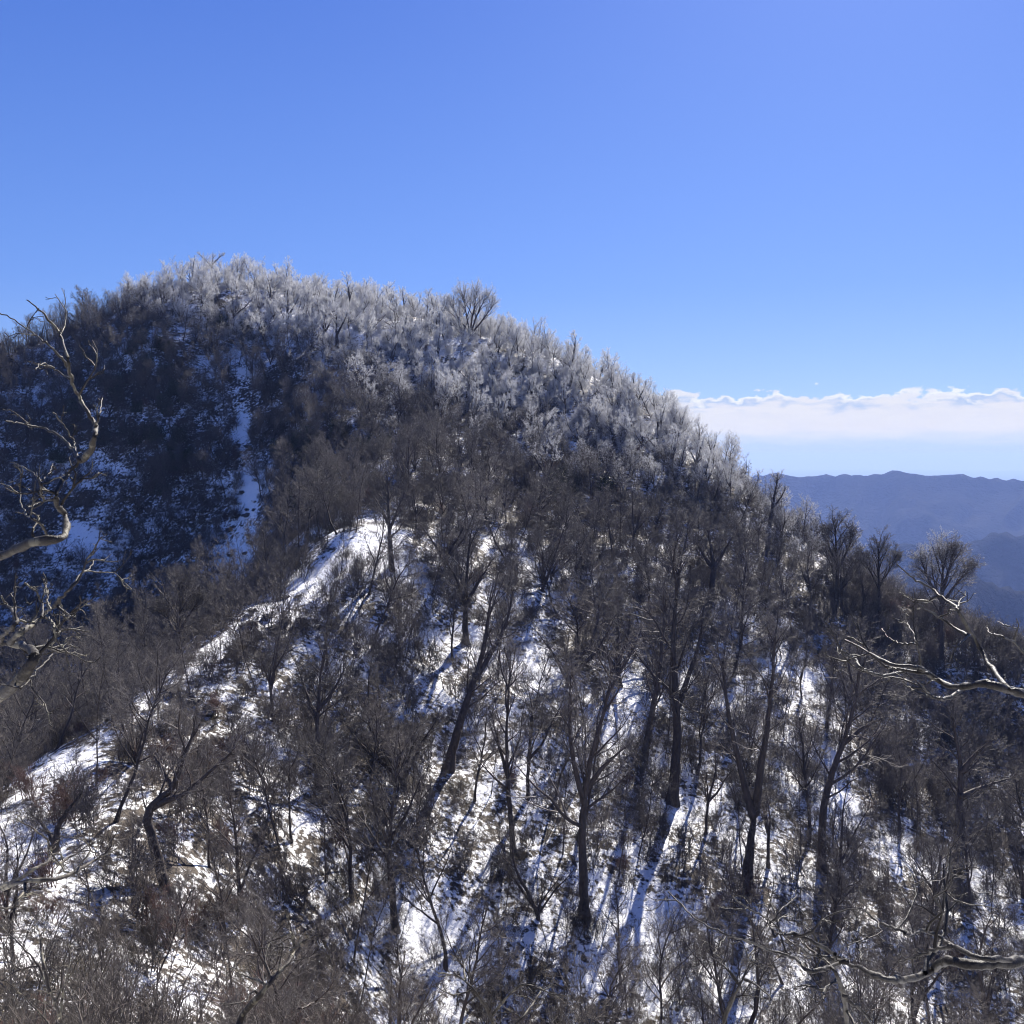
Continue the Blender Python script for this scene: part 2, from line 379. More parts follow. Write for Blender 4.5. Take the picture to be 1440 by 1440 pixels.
def far_mat():
    m, nt, b, out = mat('distant_winter_forest')
    g = N(nt, 'ShaderNodeNewGeometry'); pos = g.outputs['Position']
    n1 = noise(nt, pos, .012, 6, .7); n2 = noise(nt, pos, .0022, 4, .6)
    c = ramp(nt, [(.35, (.010, .013, .013)), (.6, (.024, .024, .024)), (.72, (.04, .04, .042)), (.82, (.16, .17, .19))], math_(nt, 'ADD', math_(nt, 'MULTIPLY', n1, .55), math_(nt, 'MULTIPLY', n2, .45))).outputs[0]
    nt.links.new(c, b.inputs['Base Color']); b.inputs['Roughness'].default_value = 1; b.inputs['Specular IOR Level'].default_value = 0
    bp = N(nt, 'ShaderNodeBump'); bp.inputs['Strength'].default_value = 1; bp.inputs['Distance'].default_value = 14
    nt.links.new(noise(nt, pos, .045, 4, .7), bp.inputs['Height']); nt.links.new(bp.outputs[0], b.inputs['Normal'])
    return m
M_far = far_mat()
def interp(az, ks):
    return np.interp(az, [k[0] for k in ks], [k[1] for k in ks])
def px2az(px): return math.degrees(math.atan((px - 720) / F))
def crest(ks, r): return [(px2az(p), -(y - 642) / F * r * math.cos(R(px2az(p))) ) for p, y in ks]
C1 = crest([(900, 672), (1060, 668), (1090, 665), (1130, 669), (1180, 666), (1215, 669), (1262, 661), (1300, 668), (1338, 665), (1390, 671), (1440, 674), (1600, 680)], 4300)
C2 = crest([(900, 790), (1150, 800), (1240, 775), (1262, 760), (1300, 757), (1335, 762), (1375, 758), (1402, 746), (1440, 752), (1560, 760)], 2700)
C3 = crest([(900, 900), (1180, 850), (1260, 800), (1320, 788), (1350, 795), (1390, 815), (1440, 835), (1600, 880)], 1750)
az = np.arange(-40, 60.01, .1); rr_ = np.concatenate([np.arange(520, 5600, 22.)])
AZ, RR2 = np.meshgrid(az, rr_)
X = RR2 * np.sin(np.radians(AZ)); Y = RR2 * np.cos(np.radians(AZ))
rid = 1 - np.abs(fbm(X / 1100, Y / 1100, 5)) * 2.4
rid2 = 1 - np.abs(fbm(X / 190 + 5, Y / 190, 3)) * 2.2
Z = np.full_like(X, -520.) + 60 * fbm(X / 900, Y / 900, 3)
for ks, r0, sf, sb in ((C1, 4300, .36, .5), (C2, 2700, .42, .45), (C3, 1750, .4, .4)):
    cz = interp(AZ, ks) + 5 * fbm(AZ * 1.3, AZ * 0 + r0, 4)
    dr = RR2 - r0 - 60 * np.sin(AZ * .5)
    fall = np.where(dr < 0, -dr * sf, dr * sb)
    fac = np.clip(fall / 200, 0, 1)
    uu = AZ * .30 - RR2 / 900. + .35 * fbm(X / 500, Y / 500, 2); spur = 1 - np.abs(fbm(uu * .8 + r0, RR2 / 1500., 4)) * 2.6; nz = 150 * (spur - .85) + 70 * (rid - .8) + 25 * (rid2 - .7); z = cz - fall + fac * np.where(dr > 0, np.minimum(nz, 0), np.minimum(nz, fall * .7))
    z = np.where(fall < 1e9, z, z)
    Z = np.maximum(Z, z)
Z += 4 * fbm(X / 30, Y / 30, 2)
nx2, ny2 = len(az), len(rr_); ii = (np.arange(ny2 - 1)[:, None] * nx2 + np.arange(nx2 - 1)[None]).ravel()
tb = Tubes(); tb.faces(np.c_[X.ravel(), Y.ravel(), Z.ravel()], np.stack([ii, ii + 1, ii + 1 + nx2, ii + nx2], 1))
setp(mobj('distant_hills', tb.mesh('distant_hills', [M_far])), kind='structure')
# the lowland: one sheet to the horizon
r3 = np.concatenate([[0], np.geomspace(300, 45000, 40)]); a3 = np.radians(np.arange(0, 360, 4))
RA, AA = np.meshgrid(r3, a3, indexing='ij')
tb = Tubes(); Vp = np.c_[(RA * np.sin(AA)).ravel(), (RA * np.cos(AA)).ravel(), (np.full_like(RA, -560) + 25 * fbm(RA * np.sin(AA) / 3000, RA * np.cos(AA) / 3000, 3)).ravel()]
na = len(a3); i, k = np.meshgrid(np.arange(len(r3) - 1), np.arange(na), indexing='ij'); k2 = (k + 1) % na
tb.faces(Vp, np.stack([i * na + k, (i + 1) * na + k, (i + 1) * na + k2, i * na + k2], -1).reshape(-1, 4))
setp(mobj('lowland', tb.mesh('lowland', [M_far])), kind='structure')

# ------------------------------------------------------------------ tree kinds
SPEC = [('beech', 1), ('beech', 2), ('beech', 3), ('beech', 9), ('forked', 4), ('forked', 5), ('vase', 6), ('leaning', 7), ('leaning', 12), ('slender', 8), ('slender', 10)]
SHAPE = {'beech': 'straight-trunked', 'forked': 'fork-trunked', 'vase': 'vase-shaped many-limbed', 'leaning': 'leaning', 'slender': 'slender pole-like'}
stash = bpy.data.collections.new('woodland_kinds'); stash_b = bpy.data.collections.new('brush_kinds'); stash_g = bpy.data.collections.new('undergrowth_kinds'); stash_f = bpy.data.collections.new('frosted_woodland_kinds')
VAR = []; FVAR = []
def joined(name, A, C, mats, coll):
    J = Tubes(); J.V = A.V + C.V; J.n = A.n + C.n
    J.Q = A.Q + [q + A.n for q in C.Q]; J.M = A.M + [m * 0 + 1 for m in C.M]
    o = bpy.data.objects.new(name, J.mesh(name, mats)); coll.objects.link(o); return o
for i, (k, s) in enumerate(SPEC):
    A, C = tree_parts(s, k)
    VAR.append((k, A.mesh('trunk', [M_trunk]), C.mesh('crown', [M_twig])))
    joined('kind_%02d' % i, A, C, [M_trunk, M_twig], stash)
for i, (k, s) in enumerate([('beech', 21), ('beech', 22), ('forked', 23), ('vase', 24), ('leaning', 25), ('vase', 26), ('forked', 27)]):
    A, C = tree_parts(s, k, 2.3, frost=True, rs=.95)
    FVAR.append((k, A.mesh('trunk', [M_trunk]), C.mesh('crown', [M_frost])))
    joined('frosted_kind_%02d' % i, A, C, [M_trunk, M_frost], stash_f)
SH = []
for i in range(6):
    m = [M_shrub, M_shrub, M_twig, M_red, M_shrub, M_twig][i]
    C = shrub_tubes(40 + i, [2.8, 2.3, 3.6, 2.2, 3.0, 4.2][i], [13, 16, 10, 18, 12, 9][i])
    SH.append(C.mesh('shrub', [m])); stash_b.objects.link(bpy.data.objects.new('brush_kind_%02d' % i, SH[-1]))
for i in range(4):
    C = tuft_tubes(60 + i); stash_g.objects.link(bpy.data.objects.new('undergrowth_kind_%02d' % i, C.mesh('undergrowth', [M_grass if i % 2 else M_shrub])))
LEAFY = [leafy_tubes(80 + i, 2.6).mesh('leafy_shrub', [M_twig, M_leaf]) for i in range(2)]

# ------------------------------------------------------------------ scatter
def visible(p, top):
    """roughly: is the point `top` metres above p seen over the ground?"""
    q = p + np.array([0, 0, 1.]) * top[:, None]; ok = np.ones(len(p), bool)
    for t in np.linspace(.12, .97, 60):
        g = T(q[:, 0] * t, q[:, 1] * t); ok &= g < q[:, 2] * t + .3
    return ok
def in_excl(px, py, D, k=1.0):
    r = np.zeros(len(px), bool)
    for (h3, a, b, c, d, e) in world_blobs:
        cc, s = math.cos(R(e)), math.sin(R(e)); Xx = px - a; Yy = py - b
        u = (Xx * cc + Yy * s) / (c * k); v = (-Xx * s + Yy * cc) / (d * k)
        r |= (u * u + v * v < 1) & (np.abs(D - h3[1]) < 25)
    return r
def scatter(n, dmin, seed, dnear=20, excl=1.0, dens=None):
    rg = np.random.default_rng(seed)
    y = rg.uniform(dnear, 232, n * 3); x = rg.uniform(-.62, .66, n * 3) * y + rg.uniform(-8, 8, n * 3)
    keep = rg.random(n * 3) < (y / 232) * 1.0 + .0
    x = x[keep]; y = y[keep]; z = T(x, y); p = np.c_[x, y, z]
    px, py, D = project(p)
    ok = (px > -190) & (px < 1700) & (py < 1900) & (z > -75)
    if excl: ok &= ~in_excl(px, py, D, excl)
    if dens is not None: ok &= rg.random(len(px)) < dens(px, py, p)
    p = p[ok]
    order = []; cell = {}
    for i, (a, b, _) in enumerate(p):
        ca, cb = int(a // dmin), int(b // dmin); good = True
        for da in (-1, 0, 1):
            for db in (-1, 0, 1):
                for j in cell.get((ca + da, cb + db), ()):
                    if (p[j, 0] - a) ** 2 + (p[j, 1] - b) ** 2 < dmin * dmin: good = False; break
                if not good: break
            if not good: break
        if good: cell.setdefault((ca, cb), []).append(i); order.append(i)
        if len(order) >= n: break
    return p[order]
def frostiness(p):
    return np.clip((p[:, 2] + .34 * p[:, 0] + 12) / 24, 0, 1)

# traced trees: (base px, base py), polylines of trunk/limbs in pixels, trunk width px
HERO = []
def traced(base, lines, label, shape='tree', top=None, width=10, dense=1.0, frost=False, D=None, spread=.5, name='bare_tree', twigs=True, group=None):
    HERO.append(dict(base=base, lines=lines, label=label, width=width, dense=dense, frost=frost, D=D, spread=spread, name=name, twigs=twigs, group=group))
traced((1050, 1262), [[(1050, 1262), (1052, 1215), (1058, 1165), (1062, 1140)], [(1060, 1150), (1048, 1110), (1034, 1050), (1022, 990), (1016, 930)], [(1062, 1145), (1068, 1090), (1078, 1030), (1086, 960), (1090, 890)]],
       'thick dark tree forking into two tall trunks low on the right slope', width=21)
traced((945, 1130), [[(945, 1130), (950, 1080), (953, 1030), (950, 970), (946, 910), (950, 850), (955, 800)], [(951, 1000), (965, 960), (985, 900), (990, 850)]],
       'tall dark straight trunk standing right of centre on the snowy slope', width=17)
traced((630, 1082), [[(630, 1082), (640, 1040), (655, 990), (672, 945), (684, 895), (690, 840)], [(668, 955), (690, 920), (712, 880), (722, 830)]],
       'dark trunk leaning right above its own long shadow on the snow at centre', width=15)
traced((551, 803), [[(551, 803), (549, 770), (547, 735), (546, 700), (544, 665)], [(548, 745), (560, 715), (570, 690)], [(548, 740), (534, 712), (524, 695)]],
       'lone small dark tree on the snowy knoll where the ridge meets the mountain', width=8)
traced((1322, 925), [[(1322, 925), (1323, 890), (1324, 850), (1325, 815), (1326, 790)], [(1324, 850), (1345, 820), (1365, 800)], [(1324, 845), (1305, 815), (1297, 790)], [(1324, 835), (1335, 800), (1340, 775)]],
       'round-crowned bare tree standing alone against the blue distant hills', width=9, dense=1.5)
traced((1235, 862), [[(1235, 862), (1236, 830), (1236, 800), (1236, 775)], [(1236, 828), (1222, 800), (1214, 785)], [(1236, 825), (1252, 800), (1262, 785)]],
       'small bare tree on the right skyline left of the round-crowned tree', width=5, dense=1.5)
traced((822, 1290), [[(822, 1290), (820, 1230), (818, 1170), (822, 1115), (832, 1060), (850, 1000), (862, 940)], [(821, 1130), (806, 1070), (800, 1010), (803, 950)], [(824, 1110), (850, 1075), (880, 1050)]],
       'tall forked tree rising from the bottom centre of the slope', width=15)
traced((1156, 1225), [[(1156, 1225), (1156, 1180), (1158, 1130), (1172, 1080), (1190, 1035), (1203, 985), (1210, 930)], [(1186, 1045), (1215, 1022), (1245, 1008)]],
       'tree bending to the right halfway up beside the two-trunked tree', width=14)
traced((1342, 1225), [[(1342, 1225), (1346, 1175), (1350, 1120), (1352, 1078), (1345, 1040), (1338, 1000)], [(1352, 1085), (1370, 1062), (1395, 1040)], [(1350, 1120), (1385, 1105), (1430, 1092)]],
       'dark tree with a broken-looking knee at the far right of the slope', width=13)
traced((135, 965), [[(135, 965), (136, 940), (138, 910), (141, 880)]],
       'snapped dead trunk with a pale broken top left of the snowy ridge', width=8, name='broken_trunk', dense=.3)
traced((255, 948), [[(255, 948), (251, 915), (250, 885), (252, 855), (256, 830)], [(250, 895), (236, 870), (222, 858)], [(251, 890), (268, 862), (280, 845)]],
       'bushy bare tree rooted on the sunlit crest of the snowy ridge', width=9, dense=1.5)
traced((447, 1112), [[(447, 1112), (446, 1060), (447, 1010), (449, 965), (455, 920)], [(447, 1010), (430, 975), (420, 940)], [(447, 1000), (470, 970), (485, 940)]],
       'straight dark tree on the slope just below the ridge left of centre', width=10)
traced((556, 1312), [[(556, 1312), (552, 1260), (546, 1210), (548, 1160), (556, 1110), (560, 1060)], [(548, 1190), (530, 1150), (520, 1110)], [(549, 1180), (575, 1140), (590, 1100)]],
       'twisting dark tree above the open snow patch low left of centre', width=11)
traced((236, 1262), [[(236, 1262), (224, 1215), (212, 1170), (206, 1142), (226, 1122), (242, 1110), (252, 1085), (262, 1055), (275, 1025)], [(208, 1140), (230, 1128), (262, 1116), (300, 1080), (330, 1055)], [(244, 1108), (232, 1085), (215, 1060)]],
       'crooked black tree bending left then right at lower left', width=17, dense=1.1)
traced((338, 1297), [[(338, 1297), (336, 1250), (334, 1210), (330, 1160), (322, 1120)], [(337, 1255), (352, 1215), (368, 1180)]],
       'slim upright tree right of the crooked black tree', width=8)
traced((77, 1200), [[(78, 1205), (78, 1185), (82, 1160), (95, 1140), (110, 1120)], [(78, 1185), (60, 1160), (45, 1145)]],
       'stubby dark tree in front of the sunlit snow patch at the left edge', width=12)
traced((725, 1205), [[(722, 1205), (718, 1150), (714, 1100), (712, 1050), (714, 990), (718, 930)], [(713, 1090), (700, 1040), (690, 1000)]],
       'slender dark tree standing in the middle of the snowy slope', width=9)
traced((905, 1060), [[(905, 1080), (912, 1030), (920, 985), (928, 940), (932, 890), (936, 850)]],
       'dark trunk close on the left of the tall straight trunk', width=12)
traced((868, 965), [[(868, 965), (868, 930), (868, 900), (870, 860)], [(868, 945), (850, 915), (838, 885)], [(868, 945), (890, 915), (902, 885)], [(868, 935), (882, 900), (886, 870)]],
       'low tree with a fan of upright limbs against bright snow right of centre', width=12)
traced((655, 905), [[(655, 908), (654, 870), (655, 835), (658, 790), (662, 750)], [(655, 850), (675, 815), (690, 790)], [(655, 845), (640, 810), (628, 790)]],
       'dark trunked tree right of and below the lone knoll tree', width=10, dense=1.3)
traced((662, 478), [[(662, 478), (662, 468)], [(662, 470), (650, 455), (640, 440), (634, 425)], [(662, 470), (657, 450), (654, 432), (652, 415)], [(662, 470), (668, 450), (676, 432), (684, 418)], [(662, 470), (675, 455), (686, 440), (694, 428)], [(662, 470), (663, 450), (668, 430), (670, 412)]],
       'dark vase-shaped tree standing out among frosted crowns on the upper slope', width=5, dense=1.5)
traced((405, 462), [[(405, 462), (404, 445), (405, 428), (404, 408)], [(405, 445), (414, 430), (420, 418)]],
       'short dark trunk under a frosted crown right of the summit', width=6, frost=True)
traced((474, 490), [[(474, 492), (474, 475), (473, 460), (474, 440)], [(474, 470), (482, 455), (488, 442)]],
       'black upright trunk among frosted twigs right of and below the summit', width=6, frost=True)
traced((893, 580), [[(893, 582), (893, 565), (892, 548), (890, 530)], [(893, 570), (902, 555), (908, 540)], [(893, 566), (884, 550), (880, 535)]],
       'dark forked tree in the frosted woods near the right skyline', width=5, frost=True)
traced((1000, 840), [[(1000, 842), (1002, 815), (1004, 795), (1000, 770), (995, 745)], [(1003, 800), (1018, 775), (1030, 755)], [(1003, 802), (988, 778), (978, 760)]],
       'broad dark tree with spreading limbs under the frost line at right', width=11, dense=1.3)
traced((1178, 830), [[(1178, 832), (1178, 800), (1176, 770), (1174, 740)], [(1178, 800), (1192, 775), (1200, 752)], [(1178, 795), (1166, 770), (1160, 750)]],
       'bare spreading tree on the right skyline above the dark shoulder', width=7, dense=1.5)
traced((1083, 740), [[(1080, 745), (1086, 715), (1090, 690), (1094, 672)], [(1086, 715), (1098, 700), (1104, 688)]],
       'forked leaning tree on the skyline where the frost ends', width=6)
traced((298, 398), [[(298, 400), (297, 385), (298, 372), (300, 362)], [(298, 375), (288, 364), (280, 358)], [(298, 372), (308, 362), (314, 358)]],
       'flat-topped tree marking the very summit on the skyline', width=3)
hero_pos = []
def build_hero(h):
    b = hit(*h['base'])
    if h['D']: b = P(*h['base'], h['D'])
    D = b[1]; s = D / F; root = empty(h['name'], (b[0], b[1], b[2] - .15)); hero_pos.append(b)
    rg = np.random.default_rng(int(h['base'][0]) * 7 + 3)
    A = Tubes(); C = Tubes(); allp = []
    for li, ln in enumerate(h['lines']):
        dz = 0 if li == 0 else rg.uniform(-2.5, 2.5)
        q = []
        for k, (x, y) in enumerate(ln):
            q.append(P(x, y, D + dz * k / len(ln) + (0 if li == 0 and k == 0 else rg.normal(0, .12))))
        q = np.array(q)
        # resample smoothly
        n = max(9, 4 * len(q)); t = np.linspace(0, len(q) - 1, n); idx = np.arange(len(q))
        cs = np.stack([np.interp(t, idx, q[:, a]) for a in range(3)], 1)
        for _ in range(3): cs[1:-1] = (cs[:-2] + 2 * cs[1:-1] + cs[2:]) / 4
        cs[1:-1] += rg.normal(0, .02, cs[1:-1].shape)
        cs -= np.array(root.location)
        r0 = h['width'] * s / 2 * (1 if li == 0 else .62)
        if li == 0: cs[0] = [0, 0, 0]
        rad = r0 * (1 - np.linspace(0, 1, n) * (.8 if h['name'] != 'broken_trunk' else .25))
        if li == 0: rad[0] *= 1.5; rad[1] *= 1.15
        A.add(cs[None], rad[None], 8); allp.append((cs, rad))
    H = sum(np.linalg.norm(np.diff(allp[0][0], axis=0), axis=1))
    if h['name'] != 'broken_trunk':
        P_ = []; Rr = []
        for li, (cs, rad) in enumerate(allp):
            t = np.linspace(0, 1, 9); idx = np.linspace(0, 1, len(cs))
            P_.append(np.stack([np.interp(t, idx, cs[:, a]) for a in range(3)], 1)); Rr.append(np.interp(t, idx, rad))
        P_ = np.array(P_); Rr = np.array(Rr)
        k = int(round((9 if len(P_) < 3 else 7) * h['dense']))
        dn = h['dense'] >= 1.5; l1, r1 = sprout(rg, P_, Rr, k + 2, .38 if dn else .33, .99, .62 if dn else .38, 38 if dn else 42, .14, .09, 6, .85, .01, .15)
        A.add(l1, r1, 5)
        # leaders carry on upward from the ends of the traced limbs
        l2, r2 = sprout(rg, P_, Rr, 4, .85, 1, .5 if dn else .32, 24, .12, .07, 6, .9, .01, .15); A.add(l2, r2, 5)
        l1 = np.concatenate([l1, l2]); r1 = np.concatenate([r1, r2])
        mul = 2.4 if h['frost'] else 1
        dn = h['dense'] >= 1.5; b2, r2 = sprout(rg, l1, r1, 9 if dn else 6, .15, .98, .5, 44, .15, .06, 4, .8, .008); C.add(b2, r2, 4)
        b3, r3 = sprout(rg, b2, r2, 7 if dn else 5, .15, .98, .5, 44, .17, .05, 3, .8, .007 if dn else .006); C.add(b3, r3 * mul, 3)
        b4, r4 = sprout(rg, b3, r3, 5, .15, .98, .55, 42, .2, .05, 2, .8, .005); C.add(b4, r4 * mul, 3)
        if len(b4) < 26000:
            b5, r5 = sprout(rg, b4, r4, 2, .15, .98, .6, 42, .2, .05, 1, .8, .0045); C.add(b5, r5 * mul, 3)
    else:
        l1, r1 = sprout(rg, allp[0][0][None, ::1][:, :9], allp[0][1][None, :9], 4, .3, .9, .3, 60, .1, .1, 5, .8, .012); C.add(l1, r1, 4)
        b2, r2 = sprout(rg, l1, r1, 4, .2, .98, .5, 40, .15, .07, 4, .8, .008); C.add(b2, r2, 3)
    mobj('trunk', A.mesh('trunk', [M_trunk]), root)
    mobj('crown' if h['name'] != 'broken_trunk' else 'side_branches', C.mesh('crown', [M_frost if h['frost'] else M_twig]), root)
    setp(root, h['label'], 'tree' if h['name'] != 'broken_trunk' else 'dead tree')
for h in HERO: build_hero(h)
hero_pos = np.array(hero_pos)

def zone(px, py, p):
    if py < 520 and px < 230: return 'on the shaded left shoulder of the mountain', 'left shoulder'
    if px < 395 and p[1] > 100: return 'on the blue-shadowed face left of the snowy gully', 'shaded left face'
    if px < 330: return 'around the snowy ridge at the lower left', 'lower left'
    if p[1] < 48: return 'rising from the near slope along the bottom edge', 'bottom edge'
    if p[1] > 132 and px < 760: return 'high on the sunny face below the summit', 'upper face'
    if p[1] > 120: return 'on the right shoulder below the skyline', 'right shoulder'
    if px < 640: return 'on the sunny slope left of centre', 'slope left of centre'
    if px < 980: return 'on the snowy middle of the sunny slope', 'middle slope'
    return 'on the right-hand part of the sunny slope', 'right slope'
def size_word(s): return 'tall' if s > 1.08 else ('short' if s < .82 else 'middling')

def gn_stuff(name, p, rot, scl, vi, coll, label):
    me = bpy.data.meshes.new(name); me.vertices.add(len(p)); me.vertices.foreach_set('co', p.astype(np.float32).ravel())
    for nm, ty, dat in (('rot', 'FLOAT_VECTOR', rot), ('scl', 'FLOAT', scl), ('vi', 'INT', vi)):
        a = me.attributes.new(nm, ty, 'POINT')
        a.data.foreach_set('vector' if ty == 'FLOAT_VECTOR' else 'value', np.asarray(dat).astype(np.int32 if ty == 'INT' else np.float32).ravel())
    o = mobj(name, me); setp(o, label, 'woodland', kind='stuff')
    ng = bpy.data.node_groups.new(name, 'GeometryNodeTree')
    ng.interface.new_socket('Geometry', in_out='INPUT', socket_type='NodeSocketGeometry'); ng.interface.new_socket('Geometry', in_out='OUTPUT', socket_type='NodeSocketGeometry')
    gi = ng.nodes.new('NodeGroupInput'); go = ng.nodes.new('NodeGroupOutput')
    ci = ng.nodes.new('GeometryNodeCollectionInfo'); ci.inputs['Collection'].default_value = coll; ci.inputs['Separate Children'].default_value = True; ci.inputs['Reset Children'].default_value = True
    ip = ng.nodes.new('GeometryNodeInstanceOnPoints'); ip.inputs['Pick Instance'].default_value = True
    def attr(nm, ty):
        n = ng.nodes.new('GeometryNodeInputNamedAttribute'); n.data_type = ty; n.inputs['Name'].default_value = nm; return n.outputs['Attribute']
    L = ng.links.new
    L(gi.outputs[0], ip.inputs['Points']); L(ci.outputs[0], ip.inputs['Instance']); L(attr('vi', 'INT'), ip.inputs['Instance Index'])
    L(attr('rot', 'FLOAT_VECTOR'), ip.inputs['Rotation']); L(attr('scl', 'FLOAT'), ip.inputs['Scale']); L(ip.outputs[0], go.inputs[0])
    md = o.modifiers.new('scatter', 'NODES'); md.node_group = ng
    return o

# ---- trees
def tree_density(px, py, p):
    d = np.where(p[:, 1] < 118, .30, np.where(p[:, 1] < 138, .5, 1.0))
    d[(px > 1225) & (p[:, 1] > 88)] = .0
    d[(px > 1100) & (px <= 1225)] *= .55
    d[(py < 1000) & (py > 820) & (px < 330) & (p[:, 1] < 110)] *= .8
    d[(p[:, 1] < 48)] *= .8
    return d
tp = scatter(3600, 2.9, 101, dnear=24, excl=1.35, dens=tree_density)
tq = scatter(2600, 2.1, 111, dnear=130, dens=lambda px, py, p: (p[:, 2] > -6) * .9)
kd = np.array([((tp[:, :2] - q[:2]) ** 2).sum(1).min() for q in tq]) > 1.9; tp = np.concatenate([tp, tq[kd]])
ts_ = scatter(1100, 2.2, 121, dnear=40, dens=lambda px, py, p: (p[:, 1] < 135) * 1.0 * ((px < 1225) | (p[:, 1] < 88)))
kd = np.array([((tp[:, :2] - q[:2]) ** 2).sum(1).min() for q in ts_]) > 1.5; isp = np.r_[np.zeros(len(tp), bool), np.ones(kd.sum(), bool)]; tp = np.concatenate([tp, ts_[kd]])
dh = np.sqrt(((tp[:, None, :2] - hero_pos[None, :, :2]) ** 2).sum(-1)).min(1)
keep_ = dh > np.where(isp, 1.2, 2.2); tp = tp[keep_]; isp = isp[keep_]
rg = np.random.default_rng(7)
n = len(tp); fr = (frostiness(tp) > rg.uniform(.2, 1.15, n)) & ~isp
tsc = rg.uniform(.62, 1.12, n) * np.where(tp[:, 1] > 125, .65, 1) * np.where(tp[:, 1] < 48, .62, 1)
tpx, tpy, tD = project(tp)
tsc = np.where(fr, tsc * rg.uniform(.7, 1.22, n), tsc)
tsc = np.where(isp, rg.uniform(.4, .85, n), tsc)
tsc = np.where((tpx < 420) & ~isp & (tp[:, 1] < 110), tsc * .8, tsc)
tvis = visible(tp, 5 * tsc); ttx, tty, _ = project(tp + np.array([0, 0, 8.]))
inframe = (tpx > 0) & (tpx < 1440) & (tty < 1400) & tvis
size = tsc / tD
slim = [i for i, (k, _) in enumerate(SPEC) if k == 'slender']
tvi = np.where(isp, rg.choice(slim, n), rg.integers(0, len(SPEC), n)); tvf = rg.integers(0, len(FVAR), n)
rotz = rg.uniform(0, 6.28, n); tilt = rg.normal(0, .06, (n, 2))
def place(kind_list, sel, frosted):
    idx = np.where(sel & inframe)[0]; idx = idx[np.argsort(-size[idx])][:290]
    for i in idx:
        v = (tvf if frosted else tvi)[i]; k, mt, mc = kind_list[v]
        z, g = zone(tpx[i], tpy[i], tp[i])
        r = empty('frosted_tree' if frosted else 'bare_tree', (tp[i, 0], tp[i, 1], tp[i, 2] - .15), (tilt[i, 0], tilt[i, 1], rotz[i]), tsc[i])
        lab = f"{size_word(tsc[i] / (.65 if tp[i,1] > 125 else 1))} {SHAPE[k]} {'rime-frosted' if frosted else 'bare dark'} tree {z}"
        setp(r, lab, 'tree', lab.replace(' tree ', ' trees '))
        mobj('trunk', mt, r); mobj('crown', mc, r)
    rest = sel.copy(); rest[idx] = False
    return rest
rest_b = place(VAR, ~fr, False); rest_f = place(FVAR, fr, True)
for nm, rest, kl, coll, lab in (('woodland', rest_b, VAR, stash, 'dense leafless woodland covering the mountain between the larger trees'), ('frosted_woodland', rest_f, FVAR, stash_f, 'rime-frosted leafless woodland covering the upper slopes and skyline')):
    gn_stuff(nm, tp[rest] - [0, 0, .15], np.c_[tilt[rest], rotz[rest]], tsc[rest], (tvi if kl is VAR else tvf)[rest], coll, lab)
# ---- shrubs
def brush_density(px, py, p):
    d = np.where(px > 560, .15, .27) + .55 * np.clip(fbm(p[:, 0] / 9, p[:, 1] / 9, 3) * 2 + .5, 0, 1)
    d[(px < 420) & (p[:, 1] < 110)] = .85
    d[(px < 560) & (py > 860) & (py < 1330)] = .8
    d[(p[:, 1] > 108) & (p[:, 1] < 175)] = .9
    d[(px > 290) & (px < 600) & (py > 800) & (py < 1120) & (p[:, 1] < 110)] = .8
    d[(px > 1225) & (p[:, 1] > 88)] = 1
    d[(px > 560) & (px < 1440) & (py > 880) & (p[:, 1] < 105)] *= .78
    d[(p[:, 1] < 42)] *= .55
    return d
bp_ = scatter(10500, 1.15, 202, dnear=13, excl=.95, dens=brush_density)
n = len(bp_); bpx, bpy_, bD = project(bp_)
bs = rg.uniform(.45, 1.15, n); bs = np.where(bD < 45, bs * 1.1, bs); bs = np.where((bpx > 1190) & (bD > 88), bs * 1.3, bs); bs = np.where((bpx > 290) & (bpx < 600) & (bD > 60) & (bD < 110), bs * 1.25, bs)
bvi = rg.choice(6, n, p=[.24, .24, .2, .03, .2, .09])
redz = ((bpx < 330) & (bpy_ > 1080) | (bpx > 380) & (bpx < 640) & (bpy_ > 1350) | (bpx > 900) & (bpx < 1000) & (bpy_ > 1380)); bvi = np.where(redz & (bD > 24) & (rg.random(n) < .22), 3, bvi)
bvis = visible(bp_, bs * 2) & (bpx > 0) & (bpx < 1440); _, bty, _ = project(bp_ + np.array([0, 0, 2.]))
idx = np.where(bvis & (bty < 1430))[0]; idx = idx[np.argsort(-(bs / bD)[idx])][:280]
SW = ['twiggy grey', 'low dense grey', 'tall open dark', 'reddish-stemmed', 'spreading brown', 'tall thin-stemmed']
for i in idx:
    z, g = zone(bpx[i], bpy_[i], bp_[i])
    lab = f"{SW[bvi[i]]} leafless shrub {z}"
    o = mobj('shrub', SH[bvi[i]], None, bp_[i]); o.rotation_euler = (0, 0, rg.uniform(0, 6.28)); o.scale = [bs[i]] * 3
    setp(o, lab, 'shrub', lab.replace('shrub', 'shrubs'))
rest = np.ones(n, bool); rest[idx] = False
gn_stuff('brush', bp_[rest], np.c_[np.zeros((rest.sum(), 2)), rg.uniform(0, 6.28, rest.sum())], bs[rest], bvi[rest], stash_b, 'tangled leafless brush filling the slopes')['category'] = 'brush'
# ---- undergrowth
def und_density(px, py, p):
    return np.clip(.27 + 1.8 * fbm(p[:, 0] / 5 + 9, p[:, 1] / 5, 3), .03, 1)
up = scatter(15000, .8, 303, dnear=14, excl=.9, dens=und_density)
n = len(up); gn_stuff('undergrowth', up, np.c_[np.zeros((n, 2)), rg.uniform(0, 6.28, n)], rg.uniform(.5, 1.3, n), rg.integers(0, 4, n), stash_g, 'dry twigs and grass poking through the snow')['category'] = 'undergrowth'
